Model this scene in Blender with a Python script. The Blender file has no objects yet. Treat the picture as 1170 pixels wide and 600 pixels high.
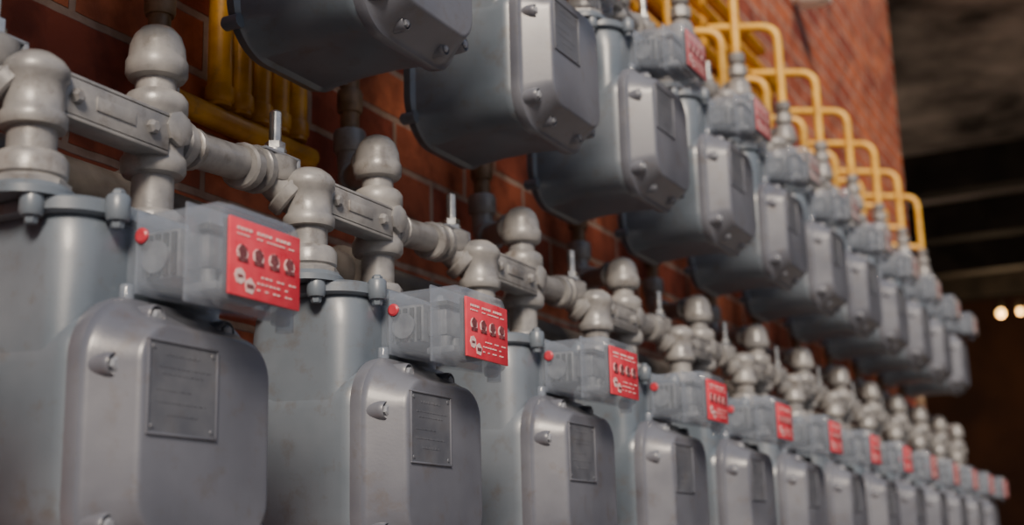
import bpy, bmesh, math, random
from mathutils import Vector, Matrix
random.seed(4)
S = bpy.context.scene
PITCH = .362; XC0 = .787; ROW = .547

# ---------------------------------------------------------------- materials
def newmat(name):
    m = bpy.data.materials.new(name); m.use_nodes = True
    nt = m.node_tree
    return m, nt, nt.nodes['Principled BSDF']

def painted(name, c1, c2, rough=.45, scale=14, bump=.05, metallic=0., spec=.5, coat=0, scuff=0):
    m, nt, b = newmat(name)
    n = nt.nodes.new('ShaderNodeTexNoise'); n.inputs['Scale'].default_value = scale
    n.inputs['Detail'].default_value = 7
    r = nt.nodes.new('ShaderNodeValToRGB')
    r.color_ramp.elements[0].position = .35; r.color_ramp.elements[0].color = (*c1, 1)
    r.color_ramp.elements[1].position = .65; r.color_ramp.elements[1].color = (*c2, 1)
    geo = nt.nodes.new('ShaderNodeNewGeometry')
    nt.links.new(geo.outputs['Position'], n.inputs['Vector'])
    nt.links.new(n.outputs['Fac'], r.inputs['Fac'])
    out = r.outputs['Color']
    if scuff:
        n4 = nt.nodes.new('ShaderNodeTexNoise'); n4.inputs['Scale'].default_value = 38; n4.inputs['Detail'].default_value = 10
        n4.inputs['Roughness'].default_value = .7
        nt.links.new(geo.outputs['Position'], n4.inputs['Vector'])
        r4 = nt.nodes.new('ShaderNodeValToRGB')
        r4.color_ramp.elements[0].position = .53; r4.color_ramp.elements[0].color = (0, 0, 0, 1)
        r4.color_ramp.elements[1].position = .69; r4.color_ramp.elements[1].color = (1, 1, 1, 1)
        nt.links.new(n4.outputs['Fac'], r4.inputs['Fac'])
        mm = nt.nodes.new('ShaderNodeMath'); mm.operation = 'MULTIPLY'; mm.inputs[1].default_value = scuff
        nt.links.new(r4.outputs['Color'], mm.inputs[0])
        mx = nt.nodes.new('ShaderNodeMix'); mx.data_type = 'RGBA'
        nt.links.new(mm.outputs[0], mx.inputs['Factor']); nt.links.new(out, mx.inputs['A'])
        mx.inputs['B'].default_value = (.10, .078, .06, 1)
        out = mx.outputs['Result']
    nt.links.new(out, b.inputs['Base Color'])
    n2 = nt.nodes.new('ShaderNodeTexNoise'); n2.inputs['Scale'].default_value = 350
    n2.inputs['Detail'].default_value = 3
    nt.links.new(geo.outputs['Position'], n2.inputs['Vector'])
    bp = nt.nodes.new('ShaderNodeBump'); bp.inputs['Strength'].default_value = bump
    bp.inputs['Distance'].default_value = .001
    nt.links.new(n2.outputs['Fac'], bp.inputs['Height'])
    nt.links.new(bp.outputs['Normal'], b.inputs['Normal'])
    mr = nt.nodes.new('ShaderNodeMapRange'); mr.inputs['From Min'].default_value = .3; mr.inputs['From Max'].default_value = .7
    mr.inputs['To Min'].default_value = max(rough-.08, .05); mr.inputs['To Max'].default_value = min(rough+.1, 1)
    nt.links.new(n.outputs['Fac'], mr.inputs['Value']); nt.links.new(mr.outputs[0], b.inputs['Roughness'])
    b.inputs['Metallic'].default_value = metallic
    b.inputs['Specular IOR Level'].default_value = spec
    b.inputs['Coat Weight'].default_value = coat; b.inputs['Coat Roughness'].default_value = .15
    return m

M_case = painted('meter_grey_paint', (.110, .142, .180), (.158, .190, .232), .36, 9, .06, spec=.7, coat=.15, scuff=.45)
M_cover = painted('cover_grey_paint', (.110, .120, .152), (.152, .164, .200), .36, 11, .07, spec=.7, coat=.12, scuff=.45)
M_badge = painted('badge_grey_paint', (.095, .105, .13), (.135, .145, .17), .42, 40, .06, spec=.5, scuff=.3)
M_pipe = painted('fitting_grey_paint', (.19, .192, .20), (.32, .315, .31), .36, 35, .12, spec=.8, coat=.1, scuff=.65)
M_head = painted('header_grey_paint', (.08, .07, .065), (.15, .135, .125), .45, 30, .2)
M_bolt = painted('bolt_paint', (.22, .24, .28), (.32, .34, .38), .28, 60, .1, spec=.9)
M_steel = painted('bare_steel', (.55, .55, .52), (.75, .74, .70), .2, 80, .05, .9)
M_dark = painted('index_mechanism_dark', (.03, .035, .04), (.07, .08, .085), .5, 60, .1)
M_mech = painted('index_mechanism_grey', (.10, .115, .14), (.21, .23, .26), .4, 60, .2)
M_yel = painted('yellow_pipe_paint', (.74, .37, .02), (.90, .52, .06), .36, 30, .1, spec=.6, scuff=.35)
M_ochre = painted('ochre_pipe_paint', (.46, .20, .012), (.76, .38, .025), .4, 22, .2, scuff=.4)
M_riser = painted('riser_pipe_paint', (.12, .075, .04), (.27, .18, .11), .45, 40, .2)
M_red = painted('label_red', (.74, .04, .075), (.84, .075, .11), .32, 60, .02)
M_fade = painted('label_red_faded', (.44, .11, .13), (.58, .18, .20), .3, 60, .02)
M_lgrey = painted('label_weathered', (.20, .20, .22), (.30, .28, .29), .35, 60, .02)
M_plug = painted('plug_red', (.48, .03, .05), (.58, .05, .08), .35, 60, .02)
M_pink = painted('label_print_white', (.74, .48, .48), (.86, .68, .66), .5, 300, .02)
M_ink = painted('label_print_dark', (.13, .035, .045), (.26, .08, .09), .5, 400, .02)
M_white = painted('white_enamel', (.75, .73, .68), (.85, .83, .78), .4, 20, .1)
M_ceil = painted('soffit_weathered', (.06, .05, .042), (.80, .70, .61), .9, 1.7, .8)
M_beam = painted('beam_dark', (.02, .018, .015), (.06, .05, .042), .8, 5, .5)
M_floor = painted('concrete_floor', (.20, .18, .16), (.30, .27, .24), .85, 4, .8)
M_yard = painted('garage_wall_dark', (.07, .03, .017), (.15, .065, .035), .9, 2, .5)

M_box, nt, b = newmat('clear_index_plastic')
b.inputs['Base Color'].default_value = (.36, .42, .52, 1)
b.inputs['Roughness'].default_value = .09
b.inputs['Alpha'].default_value = .32
b.inputs['Specular IOR Level'].default_value = 1.0
b.inputs['Coat Weight'].default_value = .8; b.inputs['Coat Roughness'].default_value = .04

def brick(name, c1, c2, mort, axis='XZ'):
    m, nt, b = newmat(name)
    geo = nt.nodes.new('ShaderNodeNewGeometry')
    sep = nt.nodes.new('ShaderNodeSeparateXYZ'); com = nt.nodes.new('ShaderNodeCombineXYZ')
    nt.links.new(geo.outputs['Position'], sep.inputs[0])
    nt.links.new(sep.outputs[0 if axis == 'XZ' else 1], com.inputs[0])
    nt.links.new(sep.outputs[2], com.inputs[1])
    br = nt.nodes.new('ShaderNodeTexBrick')
    br.inputs['Scale'].default_value = 1
    br.inputs['Brick Width'].default_value = .21
    br.inputs['Row Height'].default_value = .072
    br.inputs['Mortar Size'].default_value = .0055
    br.inputs['Mortar Smooth'].default_value = .3
    br.inputs['Color1'].default_value = (*c1, 1); br.inputs['Color2'].default_value = (*c2, 1)
    br.inputs['Mortar'].default_value = (*mort, 1)
    nz = nt.nodes.new('ShaderNodeTexNoise'); nz.inputs['Scale'].default_value = 22; nz.inputs['Detail'].default_value = 9
    nt.links.new(geo.outputs['Position'], nz.inputs['Vector'])
    mixv = nt.nodes.new('ShaderNodeVectorMath'); mixv.operation = 'MULTIPLY_ADD'
    nt.links.new(nz.outputs['Color'], mixv.inputs[0]); mixv.inputs[1].default_value = (.005, .005, 0)
    nt.links.new(com.outputs[0], mixv.inputs[2])
    nt.links.new(mixv.outputs[0], br.inputs['Vector'])
    mx = nt.nodes.new('ShaderNodeMix'); mx.data_type = 'RGBA'; mx.blend_type = 'MULTIPLY'
    rr = nt.nodes.new('ShaderNodeValToRGB')
    rr.color_ramp.elements[0].position = .36; rr.color_ramp.elements[0].color = (.45, .38, .35, 1)
    rr.color_ramp.elements[1].position = .58; rr.color_ramp.elements[1].color = (1, 1, 1, 1)
    nt.links.new(nz.outputs['Fac'], rr.inputs['Fac'])
    mx.inputs['Factor'].default_value = .8
    nt.links.new(br.outputs['Color'], mx.inputs['A']); nt.links.new(rr.outputs['Color'], mx.inputs['B'])
    nt.links.new(mx.outputs['Result'], b.inputs['Base Color'])
    b.inputs['Roughness'].default_value = .75
    n3 = nt.nodes.new('ShaderNodeTexNoise'); n3.inputs['Scale'].default_value = 120
    nt.links.new(geo.outputs['Position'], n3.inputs['Vector'])
    ma = nt.nodes.new('ShaderNodeMath'); ma.operation = 'MULTIPLY_ADD'
    nt.links.new(br.outputs['Fac'], ma.inputs[0]); ma.inputs[1].default_value = -1
    mb = nt.nodes.new('ShaderNodeMath'); mb.operation = 'MULTIPLY'; mb.inputs[1].default_value = .3
    nt.links.new(n3.outputs['Fac'], mb.inputs[0]); nt.links.new(mb.outputs[0], ma.inputs[2])
    bp = nt.nodes.new('ShaderNodeBump'); bp.inputs['Distance'].default_value = .006
    bp.inputs['Strength'].default_value = .7
    nt.links.new(ma.outputs[0], bp.inputs['Height']); nt.links.new(bp.outputs['Normal'], b.inputs['Normal'])
    return m
M_brick = brick('red_brick', (.60, .165, .065), (.30, .055, .028), (.46, .32, .25))
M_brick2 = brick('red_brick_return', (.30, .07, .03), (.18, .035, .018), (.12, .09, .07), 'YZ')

# ---------------------------------------------------------------- mesh helpers
def finish(bm, name, mat, angle=35):
    bmesh.ops.recalc_face_normals(bm, faces=bm.faces[:])
    me = bpy.data.meshes.new(name); bm.to_mesh(me); bm.free()
    for p in me.polygons: p.use_smooth = True
    me.set_sharp_from_angle(angle=math.radians(angle))
    me.materials.append(mat)
    return me

def bridge(bm, rings, cap=True):
    n = len(rings[0])
    for a, b_ in zip(rings[:-1], rings[1:]):
        for i in range(n):
            j = (i+1) % n
            bm.faces.new((a[i], a[j], b_[j], b_[i]))
    if cap:
        bm.faces.new(rings[0][::-1]); bm.faces.new(rings[-1])

def rrect(u0, u1, v0, v1, r, seg=7):
    pts = []
    r = min(r, (u1-u0)/2-.0005, (v1-v0)/2-.0005)
    for cu, cv, a0 in ((u1-r, v1-r, 0), (u0+r, v1-r, 90), (u0+r, v0+r, 180), (u1-r, v0+r, 270)):
        for k in range(seg+1):
            a = math.radians(a0+90*k/seg)
            pts.append((cu+r*math.cos(a), cv+r*math.sin(a)))
    return pts

def loft_y(bm, secs, seg=7):
    rings = [[bm.verts.new((u, y, v)) for u, v in rrect(x0, x1, z0, z1, r, seg)] for (y, x0, x1, z0, z1, r) in secs]
    bridge(bm, rings)

def loft_z(bm, secs, seg=7):
    rings = [[bm.verts.new((u, v, z)) for u, v in rrect(x0, x1, y0, y1, r, seg)] for (z, x0, x1, y0, y1, r) in secs]
    bridge(bm, rings)

def lathe(bm, o, prof, seg=20, axis=(0, 0, 1), rot=0):
    q = Vector((0, 0, 1)).rotation_difference(Vector(axis).normalized())
    o = Vector(o); rings = []
    for r, h in prof:
        rings.append([bm.verts.new(o + q @ Vector((max(r, 1e-4)*math.cos(rot+2*math.pi*i/seg), max(r, 1e-4)*math.sin(rot+2*math.pi*i/seg), h))) for i in range(seg)])
    bridge(bm, rings)

def box(bm, x0, x1, y0, y1, z0, z1, bev=0):
    r = bmesh.ops.create_cube(bm, size=1)
    vs = r['verts']
    for v in vs:
        v.co = Vector((x0 if v.co.x < 0 else x1, y0 if v.co.y < 0 else y1, z0 if v.co.z < 0 else z1))
    if bev:
        es = list({e for v in vs for e in v.link_edges})
        bmesh.ops.bevel(bm, geom=es, offset=bev, segments=2, affect='EDGES', profile=.5)

def fillet(pts, r, seg=7):
    pts = [Vector(p) for p in pts]; out = [pts[0]]
    for i in range(1, len(pts)-1):
        p = pts[i]; a = pts[i-1]-p; c = pts[i+1]-p
        rr = min(r, a.length*.49, c.length*.49)
        s = p+a.normalized()*rr; e = p+c.normalized()*rr
        for k in range(seg+1):
            t = k/seg
            out.append(s*(1-t)**2 + p*2*t*(1-t) + e*t*t)
    out.append(pts[-1]); return out

def tube(bm, pts, rad, seg=14, fr=.03):
    P = fillet(pts, fr) if len(pts) > 2 else [Vector(p) for p in pts]
    t = (P[1]-P[0]).normalized()
    up = Vector((0, 0, 1)) if abs(t.z) < .9 else Vector((1, 0, 0))
    u = t.cross(up).normalized(); rings = []
    for i, p in enumerate(P):
        a = (P[i]-P[i-1]) if i else (P[1]-P[0]); c = (P[i+1]-P[i]) if i < len(P)-1 else a
        t = (a.normalized()+c.normalized()).normalized()
        u = (u - t*u.dot(t)).normalized(); w = t.cross(u)
        rings.append([bm.verts.new(p+(u*math.cos(2*math.pi*k/seg)+w*math.sin(2*math.pi*k/seg))*rad) for k in range(seg)])
    bridge(bm, rings)

def collar(bm, p, d, r, h, seg=18):
    d = Vector(d).normalized()
    lathe(bm, Vector(p)-d*h/2, [(r*.9, 0), (r, h*.15), (r, h*.85), (r*.9, h)], seg, d)

# ---------------------------------------------------------------- gas meter meshes (local x=0 centre)
bm = bmesh.new()
loft_y(bm, [(.868, -.070, .070, .045, .155, .035), (.866, -.088, .088, .018, .185, .05), (.862, -.104, .104, .000, .203, .062), (.851, -.106, .106, -.002, .205, .062),
            (.847, -.099, .101, .003, .2, .050), (.80, -.0930, .098, .008, .2, .045), (.755, -.0925, .097, .008, .2, .045),
            (.722, -.0920, .099, .006, .2, .045), (.712, -.0900, .099, .004, .2, .045), (.708, -.086, .099, .004, .2, .045)], 10)
loft_z(bm, [(.10, -.0915, .0960, .716, .843, .022), (.15, -.0915, .0960, .714, .843, .024), (.235, -.0910, .0945, .711, .843, .030),
            (.258, -.090, .092, .712, .842, .034), (.270, -.087, .087, .715, .840, .036), (.274, -.08, .08, .720, .834, .036)], 9)
loft_z(bm, [(.268, -.094, .090, .712, .846, .04), (.270, -.098, .094, .708, .850, .044), (.279, -.098, .094, .708, .850, .044), (.282, -.094, .090, .712, .846, .04)], 10)
for x, y in ((-.100, .745), (-.100, .815), (.096, .745), (.096, .815), (-.055, .703), (.070, .703)):
    lathe(bm, (x, y, .264), [(.0080, 0), (.0095, .003), (.0095, .018), (.008, .020)], 16)
    lathe(bm, (x, y, .283), [(.0055, 0), (.0055, .004), (.0035, .006)], 6)
    lathe(bm, (x, y, .258), [(.0045, 0), (.0055, .002), (.0055, .007)], 6)
for x, y in ((-.085, .765), (.066, .78)):
    lathe(bm, (x, y, .28), [(.036, 0), (.036, .006), (.031, .011)], 24)
for s, z in ((-1, .03), (-1, .17), (1, .03), (1, .17)):
    lathe(bm, (s*.099, .85, z), [(.008, -.004), (.008, .016), (.005, .019)], 12, (0, 1, 0))
ME_case = finish(bm, 'case', M_case, 40)

# front cover
bm = bmesh.new()
loft_y(bm, [(.712, -.090, .108, .000, .206, .050), (.703, -.091, .109, -.001, .207, .050), (.699, -.090, .108, .000, .206, .050), (.6975, -.0865, .105, .003, .203, .048),
            (.695, -.0850, .102, .006, .2, .046), (.690, -.0825, .099, .009, .197, .044), (.672, -.0725, .087, .021, .187, .036), (.6655, -.0695, .083, .025, .184, .032),
            (.6628, -.0680, .081, .0265, .1825, .0305), (.6617, -.0665, .0795, .028, .181, .029), (.6613, -.064, .077, .031, .178, .027)], 10)
bolts = [(-.0760, .150), (-.0760, .036), (.0930, .150), (.0930, .036), (-.034, .1915), (.048, .1915), (-.034, .0155), (.048, .0155)]
for x, z in bolts:
    lathe(bm, (x, .70, z), [(.0098, 0), (.0095, .0160), (.0088, .0205), (.0080, .0212), (.0074, .0205), (.0070, .0180)], 22, (0, -1, 0))
bx0, bx1, bz0, bz1 = -.0630, .0145, .100, .170
w = .0018
for a in ((bx0, bx1, bz1-w, bz1), (bx0, bx1, bz0, bz0+w), (bx0, bx0+w, bz0+w, bz1-w), (bx1-w, bx1, bz0+w, bz1-w)):
    box(bm, a[0], a[1], .6594, .6625, a[2], a[3], .0005)
ME_cover = finish(bm, 'front_cover', M_cover, 40)
bm = bmesh.new()
loft_y(bm, [(.6618, bx0+w, bx1-w, bz0+w, bz1-w, .003), (.6607, bx0+w, bx1-w, bz0+w, bz1-w, .003)], 3)
random.seed(9)
for zz, xa, xb, h in ((.159, .020, .020, .0022), (.150, .012, .012, .0014), (.145, .016, .018, .0014), (.133, .010, .030, .0014), (.124, .010, .014, .0014), (.115, .022, .022, .0018)):
    x = bx0+xa
    while x < bx1-xb:
        l = random.uniform(.0015, .005)
        box(bm, x, min(x+l, bx1-.008), .66035, .6609, zz, zz+h)
        x += l+.0018
for x in (bx0+.006, bx1-.006):
    for zz in (bz0+.006, bz1-.006):
        lathe(bm, (x, .6608, zz), [(.0022, 0), (.0016, .0008)], 10, (0, -1, 0))
ME_badge = finish(bm, 'badge', M_badge)

bm = bmesh.new()
for x, z in bolts:
    lathe(bm, (x, .6830, z), [(.0055, 0), (.0055, .0045), (.0038, .0058)], 6, (0, -1, 0), random.random())
ME_bolt = finish(bm, 'cover_bolts', M_bolt)

# index box
bm = bmesh.new()
secs = []
for y, zb, e in ((.716, .214, 0), (.690, .207, 0), (.655, .199, 0), (.630, .194, 0), (.6215, .195, .003), (.619, .198, .007)):
    secs.append((y, -.034+e, .067-e, zb+e, .276-e, .011))
loft_y(bm, secs, 5)
loft_y(bm, [(.722, -.043, .075, .208, .281, .012), (.7135, -.043, .075, .208, .281, .012)], 5)
lathe(bm, (.071, .640, .190), [(.0075, 0), (.0075, .018), (.006, .020)], 14)
box(bm, .058, .073, .634, .646, .194, .206, .003)
lathe(bm, (-.038, .707, .200), [(.006, 0), (.006, .016), (.005, .018)], 14)
box(bm, -.0352, .0682, .652, .655, .200, .277, .001)
box(bm, -.0352, .0682, .700, .703, .211, .277, .001)
ME_box = finish(bm, 'index_cover', M_box, 30)

bm = bmesh.new()
box(bm, -.024, .056, .668, .716, .222, .262, .004)
lathe(bm, (-.028, .69, .240), [(.013, 0), (.013, .005)], 16, (1, 0, 0))
box(bm, -.020, .052, .636, .668, .210, .217, .002)
box(bm, -.018, .050, .645, .668, .228, .256, .003)
for k in range(4):
    lathe(bm, (-.012+.018*k, .650, .2165), [(.006, 0), (.006, .011)], 16)
ME_mech = finish(bm, 'index_mechanism', M_mech, 30)
bm = bmesh.new()
for k in range(5):
    box(bm, -.0265, -.0238, .671+.008*k, .675+.008*k, .225, .258)
box(bm, -.022, .054, .642, .662, .2575, .262)
box(bm, -.026, .058, .622, .626, .205, .262, .001)
ME_slots = finish(bm, 'index_back_plate', M_dark, 30)

lx0, lx1, lz0, lz1 = -.0285, .0590, .2030, .2625
def plate(mat, nm):
    bm = bmesh.new(); box(bm, lx0, lx1, .6165, .6190, lz0, lz1, .0006)
    return finish(bm, nm, mat, 30)
ME_label = plate(M_red, 'label_plate'); ME_label_f = plate(M_fade, 'label_plate_faded'); ME_label_g = plate(M_lgrey, 'label_plate_weathered')
bm = bmesh.new()
lathe(bm, (-.0335, .697, .256), [(.0062, 0), (.0062, .002), (.0045, .0032)], 20, (-1, 0, 0))
ME_plug = finish(bm, 'seal_plug', M_plug, 30)
bm = bmesh.new()
def bar(x0, x1, z0, z1, y=.6160): box(bm, x0, x1, y, .6166, z0, z1)
for k in range(15):
    x = lx0+.008+k*.0048
    if k % 5 != 4: bar(x, x+.0034, lz1-.0088, lz1-.0065)
for k in range(18):
    x = lx0+.008+k*.004
    if random.random() < .75: bar(x, x+.0028, lz1-.0128, lz1-.0116)
for k in range(4):
    cx = lx0+.0145+k*.0195
    lathe(bm, (cx, .6166, lz0+.0330), [(.0066, 0), (.0066, .0006)], 20, (0, -1, 0))
for r_ in range(3):
    for k in range(10):
        x = lx0+.033+k*.0050
        if random.random() < .7 and x < lx1-.005: bar(x, x+.0032, lz0+.0175-r_*.0052, lz0+.0188-r_*.0052)
lathe(bm, (lx0+.012, .6166, lz0+.0150), [(.0064, 0), (.0064, .0006)], 7, (0, -1, 0), .5)
lathe(bm, (lx0+.024, .6166, lz0+.0090), [(.0066, 0), (.0066, .0006)], 5, (0, -1, 0), .2)
ME_print = finish(bm, 'label_print', M_pink, 30)
bm = bmesh.new()
for k in range(4):
    cx = lx0+.0145+k*.0195
    lathe(bm, (cx, .6160, lz0+.0345), [(.0056, 0), (.0056, .0005)], 5, (0, -1, 0), .5+.9*k)
    box(bm, cx-.0060, cx+.0060, .6154, .6160, lz0+.0270, lz0+.0295)
bar(lx0+.020, lx0+.028, lz0+.0075, lz0+.0105, .6155)
bar(lx0+.009, lx0+.015, lz0+.0140, lz0+.0160, .6155)
ME_ink = finish(bm, 'label_ink', M_ink, 30)

# ---------------------------------------------------------------- piping per column
LX, LY, RX, RY = -.085, .765, .066, .78
bm = bmesh.new()
lathe(bm, (LX, LY, 0), [(.024, .285), (.0285, .288), (.0285, .296), (.0265, .298), (.0285, .300), (.0285, .313), (.025, .318), (.0190, .320), (.0190, .338),
      (.0250, .339), (.0262, .342), (.0262, .349), (.0232, .353), (.0232, .376), (.0262, .380), (.0262, .388), (.022, .394), (.014, .400), (.004, .402)], 28)
lathe(bm, (LX, LY, .286), [(.031, 0), (.031, .009)], 8)
lathe(bm, (RX, RY, 0), [(.0185, .27), (.0185, .340), (.026, .342), (.0285, .346), (.0285, .356), (.0255, .361), (.0255, .395), (.0285, .400), (.0285, .411),
      (.025, .416), (.0180, .420), (.0180, .430), (.025, .432), (.0275, .436), (.0275, .447), (.0255, .451), (.0245, .462), (.021, .472), (.015, .479), (.006, .483)], 28)
lathe(bm, (RX, RY, .290), [(.028, 0), (.029, .003), (.029, .014), (.026, .018)], 8)
tube(bm, [(RX, RY, .457), (RX+.16, .925, .492), (RX+.16, .925, .56)], .0165, 14, .035)
collar(bm, (RX+.035, RY+.032, .465), (.16, .145, .035), .0225, .016)
collar(bm, (RX+.125, RY+.113, .484), (.16, .145, .035), .0225, .014)
collar(bm, (RX+.16, .925, .545), (0, 0, 1), .0215, .03)
tube(bm, [(RX-PITCH, RY, .380), (RX-PITCH+.06, .79, .386), (LX-.032, .800, .398), (LX-.012, .785, .375), (LX, LY, .362)], .0172, 16, .022)
collar(bm, (RX-PITCH+.032, RY+.004, .382), (1, .1, .05), .0235, .014)
collar(bm, (RX-PITCH+.056, RY+.009, .385), (1, .1, .05), .0205, .009)
collar(bm, (LX-.068, .795, .3915), (1, .1, .1), .0235, .016)
collar(bm, (LX-.046, .798, .395), (1, .1, .1), .0245, .012)
collar(bm, (LX-.012, .783, .374), (.5, -.5, -.6), .0235, .014)
lathe(bm, (LX-.022, .792, .385), [(.018, 0), (.022, .005), (.022, .024), (.016, .028)], 18)
lathe(bm, (RX, RY-.018, .381), [(.016, 0), (.016, .012), (.012, .014)], 8, (0, -1, 0))
ME_fit = finish(bm, 'fittings', M_pipe, 40)

bm = bmesh.new()
x0, x1 = LX+.012, RX-.012
box(bm, x0, x1, .752, .757, .356, .390, .001)
box(bm, x0, x1, .752, .778, .387, .392, .001)
box(bm, x0, x1, .752, .778, .354, .359, .001)
for x in (x0+.018, x1-.022):
    lathe(bm, (x, .752, .373), [(.0065, 0), (.0065, .004), (.004, .006)], 6, (0, -1, 0))
box(bm, x0+.040, x1-.042, .7505, .753, .368, .380, .001)
ME_bar = finish(bm, 'meter_bar', M_pipe, 30)

bm = bmesh.new()
lathe(bm, (LX-.022, .792, .414), [(.012, 0), (.012, .006), (.0065, .007), (.0065, .046), (.005, .048)], 14)
lathe(bm, (LX-.022, .792, .421), [(.0105, 0), (.0105, .007)], 6)
ME_stem = finish(bm, 'valve_stem', M_steel, 30)
bm = bmesh.new()
box(bm, LX-.052, LX+.006, .780, .804, .4125, .416, .001)
box(bm, LX+.001, LX+.006, .780, .804, .398, .416, .001)
ME_wing = finish(bm, 'valve_lock_wing', M_bolt, 30)

def child(me, name, parent):
    o = bpy.data.objects.new(name, me); S.collection.objects.link(o); o.parent = parent; return o
def empty(name, loc):
    e = bpy.data.objects.new(name, None); e.empty_display_size = .05
    S.collection.objects.link(e); e.location = loc; return e

for row, (n0, n1) in enumerate(((-1, 12), (-1, 11))):
    for n in range(n0, n1+1):
        X = XC0+PITCH*n; Z = ROW*row
        g = empty('gas_meter', (X, 0, Z))
        lab = ME_label
        if row == 1 and n in (3, 4): lab = ME_label_f
        if row == 1 and n >= 5: lab = ME_label_g
        if row == 0 and n >= 8: lab = ME_label_f
        parts = [(ME_case, 'case'), (ME_cover, 'front_cover'), (ME_badge, 'badge'), (ME_bolt, 'cover_bolts'), (ME_box, 'index_cover'),
                 (ME_mech, 'index_mechanism'), (ME_slots, 'index_back_plate'), (lab, 'label_plate'), (ME_print, 'label_print'), (ME_ink, 'label_ink')]
        if row == 0: parts.append((ME_plug, 'seal_plug'))
        for me, nm in parts: child(me, nm, g)
        p = empty('meter_pipe_set', (X, 0, Z))
        for me, nm in ((ME_fit, 'fittings'), (ME_bar, 'meter_bar'), (ME_stem, 'valve_stem'), (ME_wing, 'valve_lock_wing')):
            child(me, nm, p)

def solo(bm, name, mat, ang=40):
    o = bpy.data.objects.new(name, finish(bm, name, mat, ang)); S.collection.objects.link(o); return o

for row in (0, 1):
    bm = bmesh.new(); z = .345+ROW*row
    tube(bm, [(.1, .872, z), (5.35 if row == 0 else 5.0, .872, z)], .027, 24)
    for n in range(-1, 13-row):
        X = XC0+PITCH*n+.14
        lathe(bm, (X-.02, .872, z), [(.028, 0), (.034, .003), (.034, .037), (.028, .04)], 24, (1, 0, 0))
    solo(bm, 'gas_header_pipe', M_head)

for n in range(-1, 13):
    X = XC0+PITCH*n+RX+.16
    bm = bmesh.new()
    tube(bm, [(X, .925, .55), (X, .925, .98)], .0125, 12)
    for z in (.60, .80): collar(bm, (X, .925, z), (0, 0, 1), .017, .03)
    solo(bm, 'riser_pipe', M_riser)
    bm = bmesh.new()
    if n >= 4:
        tube(bm, [(X, .925, .98), (X, .925, 1.02), (X, .862, 1.06), (X, .862, 1.21), (X-.03, .974, 1.225)], .0108, 14, .035)
    else:
        tube(bm, [(X, .925, .98), (X, .925, 1.9)], .0108, 12)
    solo(bm, 'yellow_gas_pipe', M_yel)
for n in range(-1, 12):
    X = XC0+PITCH*n+RX
    bm = bmesh.new()
    tube(bm, [(X, RY, 1.075), (X, RY, 1.28), (X-.035, .974, 1.305)], .0108, 14, .04)
    solo(bm, 'yellow_gas_pipe', M_yel)
    bm = bmesh.new()
    tube(bm, [(X, RY, 1.025), (X, RY, 1.08)], .0125, 12)
    lathe(bm, (X, RY, 1.028), [(.017, 0), (.021, .004), (.021, .022), (.017, .026)], 8)
    lathe(bm, (X, RY, 1.060), [(.016, 0), (.018, .003), (.018, .020), (.015, .023)], 14)
    solo(bm, 'pipe_union', M_pipe)

for z, xa, xb in ((1.10, .4, 3.0), (1.17, .4, 3.2), (1.245, .4, 3.45), (1.30, .4, 3.55), (1.355, .4, 3.65), (1.42, .4, 3.5)):
    bm = bmesh.new(); tube(bm, [(xa, .957, z), (xb, .957, z)], .018, 16)
    for k in range(6):
        collar(bm, (xa+.3+k*.45, .957, z), (1, 0, 0), .0225, .035)
    solo(bm, 'yellow_supply_pipe', M_ochre)
bm = bmesh.new()
for k in range(5):
    tube(bm, [(1.150+.037*k, .955, .53), (1.150+.037*k, .955, 1.085)], .0145, 14)
    collar(bm, (1.150+.037*k, .955, .545), (0, 0, 1), .017, .02)
tube(bm, [(1.06, .955, .515), (1.33, .955, .515)], .014, 16)
tube(bm, [(1.06, .955, .475), (1.22, .955, .475)], .009, 16)
solo(bm, 'yellow_pipe_bundle', M_ochre)

bm = bmesh.new()
lathe(bm, (4.03, .98, 1.80), [(.03, 0), (.03, .02), (.05, .03), (.055, .09), (.045, .12), (.02, .13)], 24, (0, -1, 0))
solo(bm, 'wall_lamp', M_white)

# ---------------------------------------------------------------- shell
def slab(name, mat, *a, **k):
    bm = bmesh.new(); box(bm, *a); return solo(bm, name, mat, 30)
slab('wall_left', M_brick, -3, 5.78, .98, 1.2, -1.2, 3.4)
slab('wall_return', M_brick2, 5.62, 5.80, 1.2, 6, -1.2, 3.4)
slab('floor', M_floor, -3, 14, -4, 6, -1.3, -1.2)
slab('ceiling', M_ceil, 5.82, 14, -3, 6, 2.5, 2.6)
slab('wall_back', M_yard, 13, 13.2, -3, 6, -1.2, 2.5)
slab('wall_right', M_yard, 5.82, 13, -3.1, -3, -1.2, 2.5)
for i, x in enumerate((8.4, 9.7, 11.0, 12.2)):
    slab('ceiling_beam', M_beam, x, x+.18, -3, 6, 2.24, 2.5)

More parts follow.
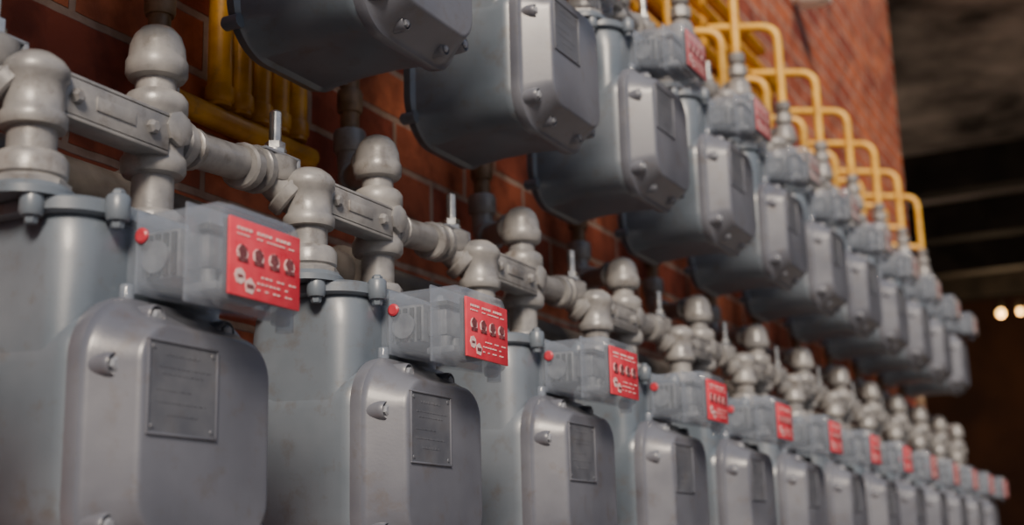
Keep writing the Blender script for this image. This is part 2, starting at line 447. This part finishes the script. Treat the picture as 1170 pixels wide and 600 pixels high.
def emis(name, col, st):
    m = bpy.data.materials.new(name); m.use_nodes = True; nt = m.node_tree
    b = nt.nodes['Principled BSDF']; b.inputs['Base Color'].default_value = (*col, 1)
    b.inputs['Emission Color'].default_value = (*col, 1); b.inputs['Emission Strength'].default_value = st
    return m
M_glow = emis('warm_bulb', (1, .56, .16), 9)
for y, r in ((1.215, .032), (1.07, .024)):
    e = empty('ceiling_pendant_lamp', (11.4, y*11.4/11, 1.87*11.4/11))
    bm = bmesh.new(); lathe(bm, (0, 0, 0), [(.004, -r), (r*.7, -r*.7), (r, 0), (r*.7, r*.7), (.01, r)], 16)
    child(finish(bm, 'bulb', M_glow), 'bulb', e)
    bm = bmesh.new(); lathe(bm, (0, 0, r), [(.02, 0), (.02, .05), (.005, .06), (.005, .56-r)], 10)
    child(finish(bm, 'cord', M_beam), 'cord', e)
    pl = bpy.data.lights.new('lamp_light', 'POINT'); pl.energy = 5; pl.color = (1, .7, .4); pl.shadow_soft_size = .05
    po = bpy.data.objects.new('lamp_light', pl); S.collection.objects.link(po); po.parent = e; po.location = (0, 0, -.08)

# ---------------------------------------------------------------- light
w = bpy.data.worlds.new('World'); S.world = w; w.use_nodes = True
nt = w.node_tree; bg = nt.nodes['Background']
tc = nt.nodes.new('ShaderNodeTexCoord'); sp = nt.nodes.new('ShaderNodeSeparateXYZ')
nt.links.new(tc.outputs['Generated'], sp.inputs[0])
cr = nt.nodes.new('ShaderNodeValToRGB')
cr.color_ramp.elements[0].position = .0; cr.color_ramp.elements[0].color = (.20, .18, .17, 1)
cr.color_ramp.elements[1].position = .85; cr.color_ramp.elements[1].color = (.58, .78, 1.15, 1)
e = cr.color_ramp.elements.new(.08); e.color = (1.15, 1.05, 1.0, 1)
e = cr.color_ramp.elements.new(.35); e.color = (.80, .88, 1.12, 1)
nt.links.new(sp.outputs[2], cr.inputs[0]); nt.links.new(cr.outputs[0], bg.inputs[0])
bg.inputs[1].default_value = .42
sl = bpy.data.lights.new('sun', 'SUN'); sl.energy = 4.7; sl.angle = math.radians(18); sl.color = (1, .84, .67)
so = bpy.data.objects.new('sun', sl); S.collection.objects.link(so)
so.rotation_euler = Vector((.76, .44, -.60)).to_track_quat('-Z', 'Y').to_euler()

# ---------------------------------------------------------------- camera
cd = bpy.data.cameras.new('camera'); co = bpy.data.objects.new('camera', cd); S.collection.objects.link(co)
R = Vector((.4555, -.8897, -.026)); F = Vector((.870, .4388, .2246)).normalized()
R = (R-F*R.dot(F)).normalized(); U = R.cross(F)
co.matrix_world = Matrix((( R.x, U.x, -F.x, 0), (R.y, U.y, -F.y, 0), (R.z, U.z, -F.z, 0), (0, 0, 0, 1)))
cd.sensor_width = 36; cd.lens = 36*1515/1170; cd.clip_start = .02
cd.dof.use_dof = True; cd.dof.focus_distance = 1.3; cd.dof.aperture_fstop = 4.5
S.camera = co
